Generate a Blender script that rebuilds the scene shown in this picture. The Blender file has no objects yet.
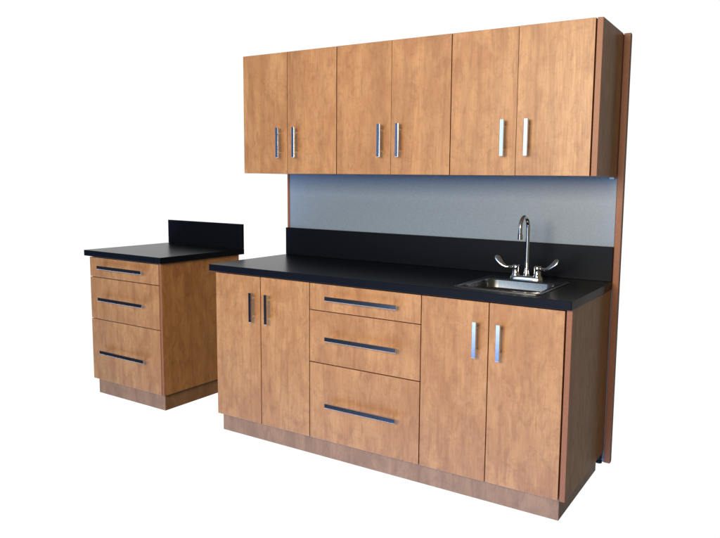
import bpy, bmesh, math, random
rng = random.Random(4)
from mathutils import Vector, Matrix
S = bpy.context.scene
COL = S.collection

# ------------------------------------------------------------------ materials
def new_mat(name):
    m = bpy.data.materials.new(name); m.use_nodes = True
    nt = m.node_tree
    return m, nt, nt.nodes['Principled BSDF']

def N(nt, t, **kw):
    n = nt.nodes.new(t)
    for k, v in kw.items():
        if k in n.inputs: n.inputs[k].default_value = v
        else: setattr(n, k, v)
    return n

def mathn(nt, op, a, b=None, c=None, clamp=False):
    n = nt.nodes.new('ShaderNodeMath'); n.operation = op; n.use_clamp = clamp
    for i, v in enumerate((a, b, c)):
        if v is None: continue
        if isinstance(v, (int, float)): n.inputs[i].default_value = v
        else: nt.links.new(v, n.inputs[i])
    return n.outputs[0]

def smooth(nt, v, a, b, lo=0.0, hi=1.0):
    n = nt.nodes.new('ShaderNodeMapRange'); n.interpolation_type = 'SMOOTHSTEP'
    nt.links.new(v, n.inputs[0])
    for i, q in enumerate((a, b, lo, hi)): n.inputs[i + 1].default_value = q
    return n.outputs[0]

def mixc(nt, fac, a, b, blend='MIX'):
    n = nt.nodes.new('ShaderNodeMix'); n.data_type = 'RGBA'; n.blend_type = blend
    if isinstance(fac, (int, float)): n.inputs[0].default_value = fac
    else: nt.links.new(fac, n.inputs[0])
    for s, v in ((6, a), (7, b)):
        if isinstance(v, tuple): n.inputs[s].default_value = (*v, 1)
        else: nt.links.new(v, n.inputs[s])
    return n.outputs[2]

def wood(name, light, mid, dark, rough=0.40, spec=0.50, rot=0):
    m, nt, b = new_mat(name)
    tc = N(nt, 'ShaderNodeTexCoord'); oi = N(nt, 'ShaderNodeObjectInfo')
    off = nt.nodes.new('ShaderNodeCombineXYZ')
    for i, k in enumerate((37.0, 17.0, 53.0)):
        nt.links.new(mathn(nt, 'MULTIPLY', oi.outputs['Random'], k), off.inputs[i])
    add = nt.nodes.new('ShaderNodeVectorMath'); add.operation = 'ADD'
    nt.links.new(tc.outputs['Object'], add.inputs[0]); nt.links.new(off.outputs[0], add.inputs[1])
    def noise(sc, scale, det, rgh, dist=0.0):
        mp = N(nt, 'ShaderNodeMapping'); mp.inputs['Scale'].default_value = sc
        mp.inputs['Rotation'].default_value = (0, rot, 0)
        nt.links.new(add.outputs[0], mp.inputs['Vector'])
        n = N(nt, 'ShaderNodeTexNoise', Scale=scale, Detail=det, Roughness=rgh, Distortion=dist)
        nt.links.new(mp.outputs[0], n.inputs['Vector']); return n.outputs['Fac']
    blot = noise((1, 1, .45), 8.0, 4, .55, 1.1)          # cloudy figure
    fig = noise((1, 1, .50), 21.0, 5, .6, 1.5)          # smaller mottling
    wide = noise((1, 1, .05), 13.0, 2, .5, .5)          # board-like bands
    rip = noise((.8, 1, 1.1), 30.0, 3, .6, 1.8)       # cross ripples
    vein = noise((1, 1, .07), 34.0, 3, .6, .3)          # long vertical bands
    fine = noise((1, 1, .035), 260.0, 2, .6, 0.0)       # fine pores
    fleck = noise((1, 1, .22), 46.0, 2, .5, .6)
    c = mixc(nt, smooth(nt, blot, .36, .62), mid, light)
    c = mixc(nt, mathn(nt, 'MULTIPLY', smooth(nt, fig, .45, .72), .42), c, dark)
    c = mixc(nt, mathn(nt, 'MULTIPLY', smooth(nt, wide, .42, .70), .30), c, dark)
    c = mixc(nt, mathn(nt, 'MULTIPLY', smooth(nt, rip, .48, .74), .28), c, dark)
    c = mixc(nt, mathn(nt, 'MULTIPLY', smooth(nt, vein, .48, .74), .36), c, dark)
    c = mixc(nt, mathn(nt, 'MULTIPLY', smooth(nt, fleck, .68, .80), .35), c, tuple(q * .62 for q in dark))
    c = mixc(nt, mathn(nt, 'MULTIPLY', smooth(nt, fine, .40, .66), .20), c, tuple(q * .7 for q in dark))
    nt.links.new(c, b.inputs['Base Color'])
    r = smooth(nt, fine, .3, .7, rough - .04, rough + .06)
    nt.links.new(r, b.inputs['Roughness'])
    b.inputs['Specular IOR Level'].default_value = spec
    bp = N(nt, 'ShaderNodeBump', Strength=.06, Distance=.001)
    nt.links.new(fine, bp.inputs['Height']); nt.links.new(bp.outputs[0], b.inputs['Normal'])
    return m

def plain(name, col, rough=.5, spec=.5, metal=0.0, var=0.0, scale=40.0, vc=None, bump=0.0):
    m, nt, b = new_mat(name)
    b.inputs['Roughness'].default_value = rough
    b.inputs['Specular IOR Level'].default_value = spec
    b.inputs['Metallic'].default_value = metal
    tc = N(nt, 'ShaderNodeTexCoord')
    n = N(nt, 'ShaderNodeTexNoise', Scale=scale, Detail=4, Roughness=.6)
    nt.links.new(tc.outputs['Object'], n.inputs['Vector'])
    c = mixc(nt, smooth(nt, n.outputs['Fac'], .35, .65), tuple(col), tuple(vc or [q * (1 - var) for q in col]))
    nt.links.new(c, b.inputs['Base Color'])
    if bump:
        bp = N(nt, 'ShaderNodeBump', Strength=bump, Distance=.001)
        nt.links.new(n.outputs['Fac'], bp.inputs['Height']); nt.links.new(bp.outputs[0], b.inputs['Normal'])
    return m

WOOD = wood('pearwood_laminate', (.480, .244, .098), (.400, .186, .070), (.225, .091, .033))
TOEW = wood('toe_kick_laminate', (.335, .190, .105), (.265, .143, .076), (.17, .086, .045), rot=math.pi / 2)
EDGE = plain('edge_banding', (.270, .100, .043), .45, .4, var=.12, scale=90)
GAP = plain('dark_carcass_edge', (.035, .017, .010), .7, .2, var=.2)
BLACK = plain('black_laminate', (.0062, .0080, .0142), .28, .09, var=.35, scale=320, bump=.05)
GREY = plain('grey_laminate', (.228, .302, .420), .42, .5, scale=300, vc=(.182, .244, .342))
CHROME = plain('polished_chrome', (.80, .81, .83), .07, .5, 1.0, var=.03)
BARM = plain('polished_bar_steel', (.62, .66, .74), .13, .5, 1.0, var=.06, scale=60)
STEEL = plain('brushed_stainless', (.24, .26, .28), .22, .5, 1.0, var=.12, scale=160, bump=.04)
DARKM = plain('dark_drain_metal', (.05, .05, .055), .4, .5, .8, var=.3)
WHITEF = plain('white_backdrop_sheet', (.86, .86, .86), .9, .05, var=.01, scale=8)
RUBBER = plain('blue_black_rubber', (.010, .022, .060), .5, .4, var=.2)
GAPLIGHT = plain('gap_light_white', (.60, .68, .78), .4, .5, var=.05)  # bluish white colour standing in for light through a gap

# ------------------------------------------------------------------ mesh helpers
def box(bm, x0, x1, y0, y1, z0, z1, bev=0.0, mi=0):
    t = bmesh.new()
    bmesh.ops.create_cube(t, size=1)
    for v in t.verts:
        v.co = Vector(((x0 + x1) / 2 + v.co.x * (x1 - x0), (y0 + y1) / 2 + v.co.y * (y1 - y0), (z0 + z1) / 2 + v.co.z * (z1 - z0)))
    if bev: bmesh.ops.bevel(t, geom=t.edges[:], offset=bev, segments=2, affect='EDGES', profile=.5)
    for f in t.faces: f.material_index = mi
    merge(bm, t); return bm

def merge(bm, t):
    me = bpy.data.meshes.new('tmp'); t.to_mesh(me); t.free(); bm.from_mesh(me); bpy.data.meshes.remove(me)

def obj(name, bm, mats, parent=None, smooth_=False):
    me = bpy.data.meshes.new(name)
    bmesh.ops.recalc_face_normals(bm, faces=bm.faces[:])
    bm.to_mesh(me); bm.free()
    for m in (mats if isinstance(mats, (list, tuple)) else [mats]): me.materials.append(m)
    if smooth_:
        for p in me.polygons: p.use_smooth = True
        try: me.set_sharp_from_angle(angle=math.radians(40))
        except Exception: pass
    o = bpy.data.objects.new(name, me); COL.objects.link(o)
    if parent: o.parent = parent
    return o

def tag(o, label=None, cat=None, group=None, kind=None):
    for k, v in (('label', label), ('category', cat), ('group', group), ('kind', kind)):
        if v: o[k] = v
    return o

def empty(name, loc=(0, 0, 0), rz=0):
    o = bpy.data.objects.new(name, None); COL.objects.link(o); o.location = loc; o.rotation_euler = (0, 0, rz)
    o.empty_display_size = .1
    return o

def slab(name, x0, x1, y0, y1, z0, z1, parent, mats=None, bev=.0012):
    """a laminate front: wood face, salmon banding on its four edges"""
    j = [rng.uniform(-.0005, .0005) for _ in range(4)]      # the small misalignments of hung fronts
    bm = bmesh.new(); box(bm, x0 + j[0], x1 + j[1], y0 + j[2], y1 + j[2], z0 + j[3] * .6, z1 + j[3] * .6, bev)
    bm.faces.ensure_lookup_table(); bm.normal_update()
    for f in bm.faces:
        if abs(f.normal.y) < .6: f.material_index = 1
    return obj(name, bm, mats or [WOOD, EDGE], parent)

def tube(bm, pts, radii, seg=20, cap=True, up=(1, 0, 0)):
    rings = []; n = len(pts); pts = [Vector(p) for p in pts]
    a = Vector(up)
    for i, p in enumerate(pts):
        t = (pts[min(i + 1, n - 1)] - pts[max(i - 1, 0)]).normalized()
        b = t.cross(a)
        if b.length < 1e-4: b = t.cross(Vector((0, 1, 0)))
        b.normalize(); c = b.cross(t).normalized()
        r = radii[i] if isinstance(radii, (list, tuple)) else radii
        ra, rb = r if isinstance(r, tuple) else (r, r)
        rings.append([bm.verts.new(p + c * ra * math.cos(2 * math.pi * k / seg) + b * rb * math.sin(2 * math.pi * k / seg)) for k in range(seg)])
    for A, B in zip(rings, rings[1:]):
        for k in range(seg): bm.faces.new((A[k], A[(k + 1) % seg], B[(k + 1) % seg], B[k]))
    if cap: bm.faces.new(rings[0][::-1]); bm.faces.new(rings[-1])
    return bm

def handle(parent, c, length, vertical, plane):
    """square bar pull standing off on two posts. c = centre in the front's plane"""
    x, z = c; h = length / 2; w = .0085 if vertical else .0098; yo = plane - .037
    bm = bmesh.new()
    if vertical: box(bm, x - w, x + w, yo, yo + .011, z - h, z + h, .0006)
    else: box(bm, x - h, x + h, yo, yo + .007, z - w, z + w, .0006)
    o = obj('handle', bm, BARM, parent)
    for s in (-1, 1):
        q = s * (h - (.028 if vertical else .030))
        px, pz = (x, z + q) if vertical else (x + q, z)
        b = bmesh.new(); tube(b, [(px, yo + .0065, pz), (px, plane + .0005, pz)], .0052, 14, up=(0, 0, 1))
        obj('post', b, CHROME, o, True)
    return o


# ------------------------------------------------------------------ main base cabinet
ZB, ZD, ZC, ZT = .1035, .8700, .8785, .914
BX = [0, .3142, .6278, 1.2440, 1.5630, 1.8812]
base = tag(empty('base_cabinet', (0, 0, 0)), 'long pearwood base cabinet with four doors, three drawers and black countertop, holding the sink', 'cabinet')
bm = bmesh.new()
box(bm, .004, 1.880, .0225, .600, ZB + .004, .8775)
obj('carcass', bm, GAP, base)
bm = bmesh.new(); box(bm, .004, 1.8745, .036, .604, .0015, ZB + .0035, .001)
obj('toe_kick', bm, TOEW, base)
# finished end panel, thick salmon front edge
bm = bmesh.new(); box(bm, 1.8850, 1.9075, .0015, .6025, ZB - .002, .8765, .0012)
bm.faces.ensure_lookup_table(); bm.normal_update()
for f in bm.faces:
    if abs(f.normal.x) < .6: f.material_index = 1
obj('end_panel', bm, [WOOD, EDGE], base)
bm = bmesh.new(); tube(bm, [(1.892, .586, .052), (1.892, .586, .062), (1.892, .586, .064), (1.892, .586, .101)], [.015, .015, .011, .011], 16)
obj('levelling_foot', bm, RUBBER, base, True)
g = .0019
fr = {}
for i, (a, b) in enumerate(zip(BX, BX[1:])):
    if i == 2: continue
    d = slab('door', a + g, b - g, 0, .019, ZB, ZD, base)
    hc = {0: .2735, 1: .3770, 3: 1.5125, 4: 1.6180}[i]
    handle(d, (hc, .7145), .150, True, 0)
zs = [(.7420, ZD), (.4860, .7380), (ZB, .4820)]
for (z0, z1), hz in zip(zs, (.8085, .6150, .2920)):
    d = slab('drawer_front', BX[2] + g, BX[3] - g, 0, .019, z0, z1, base)
    handle(d, (.9415, hz), .392, False, 0)

def rrect(x0, x1, y0, y1, r, z, n=7):
    P = []
    for cx, cy, a0 in ((x1 - r, y1 - r, 0), (x0 + r, y1 - r, 90), (x0 + r, y0 + r, 180), (x1 - r, y0 + r, 270)):
        for k in range(n):
            a = math.radians(a0 + 90 * k / (n - 1)); P.append(Vector((cx + r * math.cos(a), cy + r * math.sin(a), z)))
    return P

def counter(parent, x0, x1, y0, y1, hole=None):
    bm = bmesh.new()
    if not hole:
        box(bm, x0, x1, y0, y1, ZC, ZT, .002)
    else:
        hx0, hx1, hy0, hy1 = hole
        def ring(z): return ([bm.verts.new((x, y, z)) for x, y in ((x0, y0), (x1, y0), (x1, y1), (x0, y1))],
                             [bm.verts.new((x, y, z)) for x, y in ((hx0, hy0), (hx1, hy0), (hx1, hy1), (hx0, hy1))])
        (To, Ti), (Bo, Bi) = ring(ZT), ring(ZC)
        for k in range(4):
            j = (k + 1) % 4
            bm.faces.new((To[k], To[j], Ti[j], Ti[k])); bm.faces.new((Bo[j], Bo[k], Bi[k], Bi[j]))
            bm.faces.new((Bo[k], Bo[j], To[j], To[k])); bm.faces.new((Ti[k], Ti[j], Bi[j], Bi[k]))
        bm.edges.ensure_lookup_table()
        es = [e for e in bm.edges if e.verts[0] in To + Bo and e.verts[1] in To + Bo and
              (e.verts[0] in To) == (e.verts[1] in To) or (e.verts[0] in To + Bo and e.verts[1] in To + Bo)]
        bmesh.ops.bevel(bm, geom=es, offset=.002, segments=2, affect='EDGES', profile=.5)
    return obj('countertop', bm, BLACK, parent)
SX0, SX1, SY0, SY1 = 1.372, 1.760, .040, .462
ct = counter(base, -.0225, 1.9111, -.0250, .6040, (SX0 + .012, SX1 - .012, SY0 + .012, SY1 - .012))
bm = bmesh.new(); box(bm, -.0215, 1.9100, .5880, .6040, ZT + .0005, 1.0750, .0012)
obj('backsplash', bm, BLACK, base)

# ------------------------------------------------------------------ tall wall panel
wp = tag(empty('wall_panel', (.95, .62, 0)), 'tall freestanding grey back panel with thin wooden side edges between base and wall cabinets', 'panel')
def W(name, bm, mats, s=False):
    bm.transform(Matrix.Translation((-.95, -.62, 0))); return obj(name, bm, mats, wp, s)
bm = bmesh.new(); box(bm, -.0055, 1.9090, .6085, .628, .0486, 2.0180, .0008); W('grey_board', bm, GREY)
bm = bmesh.new(); box(bm, -.0225, -.0065, .6055, .632, .0486, 2.0200, .0012)
W('side_edge', bm, EDGE)
bm = bmesh.new(); box(bm, 1.9104, 1.9387, .6050, .632, .0486, 2.0228, .0012)
for f in bm.faces: pass
W('side_edge', bm, EDGE)
bm = bmesh.new(); box(bm, -.02, 1.937, .6325, .642, .0500, 2.018); W('backing_board', bm, GAP)
for fx in (.12, 1.78):
    bm = bmesh.new(); tube(bm, [(fx, .622, .0005), (fx, .622, .008), (fx, .622, .010), (fx, .622, .0495)], [.012, .012, .006, .006], 16); W('levelling_foot', bm, RUBBER, True)

# ------------------------------------------------------------------ wall cabinet
U = [-.0190, .2910, .6090, .9290, 1.2460, 1.5620, 1.8850]
UY, Z0, Z1 = .240, 1.3915, 2.0178
wc = tag(empty('wall_cabinet', (.95, .60, Z0)), 'six door pearwood wall cabinet mounted high above the long countertop', 'cabinet')
def shift(bm, v=(-.95, -.60, -Z0)): bm.transform(Matrix.Translation(v)); return bm
bm = bmesh.new(); box(bm, U[0] + .002, 1.8880, UY + .0200, .603, Z0 + .004, Z1 - .0012)
obj('carcass', shift(bm), GAP, wc)
for i in range(3):
    bm = bmesh.new(); box(bm, U[2 * i] + .004, U[2 * i + 2] - .004 if i < 2 else 1.882, UY + .026, .600, Z0 + .0005, Z0 + .0038)
    obj('bottom_panel', shift(bm), WOOD, wc)
bm = bmesh.new(); box(bm, 1.8885, 1.9125, UY + .0015, .578, Z0, Z1, .0012)
bm.normal_update()
for f in bm.faces:
    if abs(f.normal.x) < .6: f.material_index = 1
obj('end_panel', shift(bm), [WOOD, EDGE], wc)
bm = bmesh.new(); box(bm, 1.8850, 1.9098, .5785, .6040, Z0 + .006, Z1 - .0005)
obj('filler_strip', shift(bm), EDGE, wc)
bm = bmesh.new(); box(bm, 1.886, 1.906, .560, .600, Z0 - .010, Z0 - .0005, .001)  # pale block added where light passes through a gap under the cabinet
obj('gap_light_block', shift(bm), GAPLIGHT, wc)
UH = [.2480, .3570, .8800, .9830, 1.5090, 1.6170]
for i in range(6):
    d = slab('door', U[i] + (.0022 if i % 2 == 0 else .001), U[i + 1] - (.0022 if i % 2 else .001), UY, UY + .019, Z0, Z1, wc)
    d.data.transform(Matrix.Translation((-.95, -.60, -Z0)))
    h = handle(d, (UH[i], 1.5520), .155, True, UY)
    for q in [h] + list(h.children): q.data.transform(Matrix.Translation((-.95, -.60, -Z0)))

# ------------------------------------------------------------------ small drawer cabinet to the left
lc = tag(empty('drawer_cabinet', (-1.1263, .0403, 0), math.radians(-.7866)), 'small pearwood three drawer cabinet with black top and upstand, standing apart left', 'cabinet')
bm = bmesh.new(); box(bm, .002, .638, .0205, .585, ZB + .002, .8775, .0008); obj('carcass', bm, GAP, lc)
bm = bmesh.new(); box(bm, .6420, .6605, .0015, .607, ZB - .001, .8770, .0012); bm.normal_update()
for f in bm.faces:
    if abs(f.normal.x) < .6: f.material_index = 1
obj('end_panel', bm, [WOOD, EDGE], lc)
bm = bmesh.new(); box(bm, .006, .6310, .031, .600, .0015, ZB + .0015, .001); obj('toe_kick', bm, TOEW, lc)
for (z0, z1), hz in zip([(.7505, ZD), (.4895, .7465), (ZB, .4855)], (.8165, .6215, .2920)):
    d = slab('drawer_front', 0, .6400, 0, .0190, z0, z1, lc)
    handle(d, (.3250, hz), .412, False, 0)
counter(lc, -.0174, .6871, -.0260, .6290)
bm = bmesh.new(); box(bm, -.0165, .6862, .6100, .6285, ZT + .0005, 1.0725, .0012); obj('backsplash', bm, BLACK, lc)

# ------------------------------------------------------------------ sink
sk = tag(empty('sink', ((SX0 + SX1) / 2, .25, ZT)), 'small square stainless steel drop-in sink set in the black countertop', 'sink')
bx0, bx1, by0, by1 = 1.402, 1.732, .078, .362
L = [rrect(SX0, SX1, SY0, SY1, .022, ZT + .0005), rrect(SX0, SX1, SY0, SY1, .022, ZT + .0022), rrect(SX0 + .003, SX1 - .003, SY0 + .003, SY1 - .003, .020, ZT + .0045),
     rrect(SX0 + .010, SX1 - .010, SY0 + .010, SY1 - .010, .018, ZT + .0042), rrect(SX0 + .013, SX1 - .013, SY0 + .013, SY1 - .013, .018, ZT + .0028),
     rrect(bx0 - .006, bx1 + .006, by0 - .006, by1 + .006, .052, ZT + .0026), rrect(bx0 - .001, bx1 + .001, by0 - .001, by1 + .001, .050, ZT + .0012),
     rrect(bx0 + .002, bx1 - .002, by0 + .002, by1 - .002, .048, ZT - .003), rrect(bx0 + .008, bx1 - .008, by0 + .008, by1 - .008, .046, ZT - .120),
     rrect(bx0 + .014, bx1 - .014, by0 + .014, by1 - .014, .044, ZT - .138), rrect(bx0 + .028, bx1 - .028, by0 + .028, by1 - .028, .036, ZT - .149),
     rrect(bx0 + .060, bx1 - .060, by0 + .060, by1 - .060, .030, ZT - .152)]
bm = bmesh.new(); R = [[bm.verts.new(p) for p in l] for l in L]
for A, B in zip(R, R[1:]):
    for k in range(len(A)): bm.faces.new((A[k], A[(k + 1) % len(A)], B[(k + 1) % len(A)], B[k]))
bm.faces.new(R[-1])
T_ = Matrix.Translation(-sk.location)
bm.transform(T_); so = obj('basin', bm, STEEL, sk, True)
bm = bmesh.new(); cx, cy = (bx0 + bx1) / 2, (by0 + by1) / 2
tube(bm, [(cx, cy, ZT - .1515), (cx, cy, ZT - .149), (cx, cy, ZT - .1485), (cx, cy, ZT - .1505)], [.044, .044, .036, .030], 28); bm.transform(T_); dr = obj('drain', bm, CHROME, sk, True)
bm = bmesh.new(); tube(bm, [(cx, cy, ZT - .1504), (cx, cy, ZT - .1490)], .024, 24); bm.transform(T_); obj('strainer', bm, DARKM, dr, True)

# ------------------------------------------------------------------ faucet
FX, FY, FZ = 1.565, .420, ZT + .003
fa = tag(empty('faucet', (FX, FY, FZ)), 'chrome gooseneck faucet with two wrist blade levers on the back ledge of the sink', 'faucet')
bm = bmesh.new()
l = [rrect(-.080, .080, -.026, .026, .025, z) for z in (0, .010)] + [rrect(-.076, .076, -.022, .022, .0215, .016), rrect(-.060, .060, -.015, .015, .0145, .0185)]
R = [[bm.verts.new(p) for p in q] for q in l]
for A, B in zip(R, R[1:]):
    for k in range(len(A)): bm.faces.new((A[k], A[(k + 1) % len(A)], B[(k + 1) % len(A)], B[k]))
bm.faces.new(R[-1]); bm.faces.new(R[0][::-1]); obj('base_plate', bm, CHROME, fa, True)
bm = bmesh.new()
zt = .290; rad = .050
pts = [(0, 0, .016), (0, 0, .030), (0, 0, .046), (0, 0, .052), (0, 0, .10), (0, 0, .16), (0, 0, zt - rad)]
rr = [.017, .0155, .0125, .0098, .0093, .0093, .0093]
for k in range(1, 15):
    a = math.radians(190 * k / 14); pts.append((0, -rad + rad * math.cos(a), zt - rad + rad * math.sin(a))); rr.append(.0093)
e = Vector(pts[-1]); t = (e - Vector(pts[-2])).normalized()
pts += [e + t * .012, e + t * .014, e + t * .040]; rr += [.0093, .0115, .0115]
tube(bm, pts, rr, 24); spt = obj('spout', bm, CHROME, fa, True)
for s in (-1, 1):
    bm = bmesh.new()
    tube(bm, [(s * .052, 0, z) for z in (.014, .020, .024, .046, .050, .062, .066, .0665)], [.0215, .0215, .0185, .0170, .0178, .0178, .0145, .004], 28)
    hb = obj('valve_body', bm, CHROME, fa, True)
    bm = bmesh.new()
    P = []; Q = []
    for k in range(15):
        u = k / 14
        x = .058 + u * .092
        z = .056 + .004 * math.sin(u * 3) + .046 * max(0, (u - .35) / .65) ** 1.5 - .006 * math.sin(u * math.pi)
        y = -.012 * u - .012 * math.sin(u * math.pi)
        w = .0060 + .0100 * max(0, (u - .35) / .65) ** 1.1
        if u > .85: w *= math.sqrt(max(.12, 1 - ((u - .85) / .155) ** 2))
        P.append((s * x, y, z)); Q.append((w, .0052 - .0022 * u))
    tube(bm, P, Q, 18, up=(0, .55, 1)); obj('lever', bm, CHROME, hb, True)

# ------------------------------------------------------------------ camera
r = Vector((.85927723, .51132854, .01362941)); u = Vector((-.06789701, .08760888, .99383836)); f = Vector((-.50698386, .85490807, -.109998))
cam = bpy.data.cameras.new('camera'); co = bpy.data.objects.new('camera', cam); COL.objects.link(co); S.camera = co
co.matrix_world = Matrix(((r.x, u.x, -f.x, 2.6374), (r.y, u.y, -f.y, -2.514), (r.z, u.z, -f.z, 1.3605), (0, 0, 0, 1)))
cam.sensor_width = 36; cam.lens = 670.8014 / 720 * 36
cam.shift_x = (360 - 402.6557) / 720; cam.shift_y = (255.3704 - 269) / 720
cam.clip_end = 200

# ------------------------------------------------------------------ surroundings: white seamless beyond the cabinets, a dim room with a window behind the camera, plus added blue low fill and warm right fill
w = bpy.data.worlds.new('World'); S.world = w; w.use_nodes = True; nt = w.node_tree
bg = nt.nodes['Background']; tc = N(nt, 'ShaderNodeTexCoord'); sp = N(nt, 'ShaderNodeSeparateXYZ')
nt.links.new(tc.outputs['Generated'], sp.inputs[0]); X, Y, Z = sp.outputs
nx = mathn(nt, 'MULTIPLY', X, -1); ny = mathn(nt, 'MULTIPLY', Y, -1)
azf = mathn(nt, 'MULTIPLY', mathn(nt, 'ARCTAN2', nx, Y), 57.2958)      # 0 = away from camera, + to the left
azb = mathn(nt, 'MULTIPLY', mathn(nt, 'ARCTAN2', nx, ny), 57.2958)     # 0 = behind the camera, + to the left
el = mathn(nt, 'MULTIPLY', mathn(nt, 'ARCSINE', Z), 57.2958)
def band(v, a, b, s): return mathn(nt, 'MULTIPLY', smooth(nt, v, a - s, a + s), smooth(nt, v, b - s, b + s, 1, 0))
front = mathn(nt, 'MULTIPLY', band(azf, -12, 92, 2), band(el, -62, 62, 4))
win = mathn(nt, 'MULTIPLY', band(azb, 2, 28.5, 1.2), band(el, -48, 34, 3))
wcol = mixc(nt, smooth(nt, el, -15.4, -11.6), (.16, .36, .95), (1.6, 1.95, 2.35))
wcol = mixc(nt, smooth(nt, el, -1.5, 1.5), wcol, (1.15, 1.5, 1.9))
win2 = mathn(nt, 'MULTIPLY', band(azb, 28.5, 44, 3.0), band(el, -1, 24, 2))
amb = mixc(nt, smooth(nt, Z, 0.0, .5), (.022, .024, .032), (.13, .14, .16))
gl = mathn(nt, 'MULTIPLY', band(azb, -18, 100, 6), smooth(nt, el, -24, -28))  # unseen blue glow added low behind the camera to pale the lower fronts
rt = band(azf, -165, -14, 4)  # warm ambient added on the right to lift the end panels
amb = mixc(nt, rt, amb, (.13, .11, .075))
amb = mixc(nt, gl, amb, (2.4, 3.3, 4.9))
c = mixc(nt, win2, amb, (.09, .18, .36)); c = mixc(nt, win, c, wcol); c = mixc(nt, gl, c, (2.4, 3.3, 4.9)); c = mixc(nt, front, c, (1.04, 1.04, 1.04))
nt.links.new(c, bg.inputs['Color']); bg.inputs['Strength'].default_value = 1.0

def area(name, loc, tgt, sx, sy, power, col):
    l = bpy.data.lights.new(name, 'AREA'); l.shape = 'RECTANGLE'; l.size = sx; l.size_y = sy; l.energy = power; l.color = col
    o = bpy.data.objects.new(name, l); COL.objects.link(o); o.location = loc
    o.rotation_euler = (Vector(tgt) - Vector(loc)).to_track_quat('-Z', 'Y').to_euler(); return o
area('key_light', (1.55, -3.5, 2.0), (.8, .2, 1.45), 2.0, 1.1, 170, (1.0, .82, .57))

S.view_settings.view_transform = 'Standard'; S.view_settings.look = 'None'; S.view_settings.gamma = 1; S.view_settings.exposure = 0
S.render.resolution_x = 1024; S.render.resolution_y = 765
S.render.engine = 'CYCLES'
S.cycles.max_bounces = 8
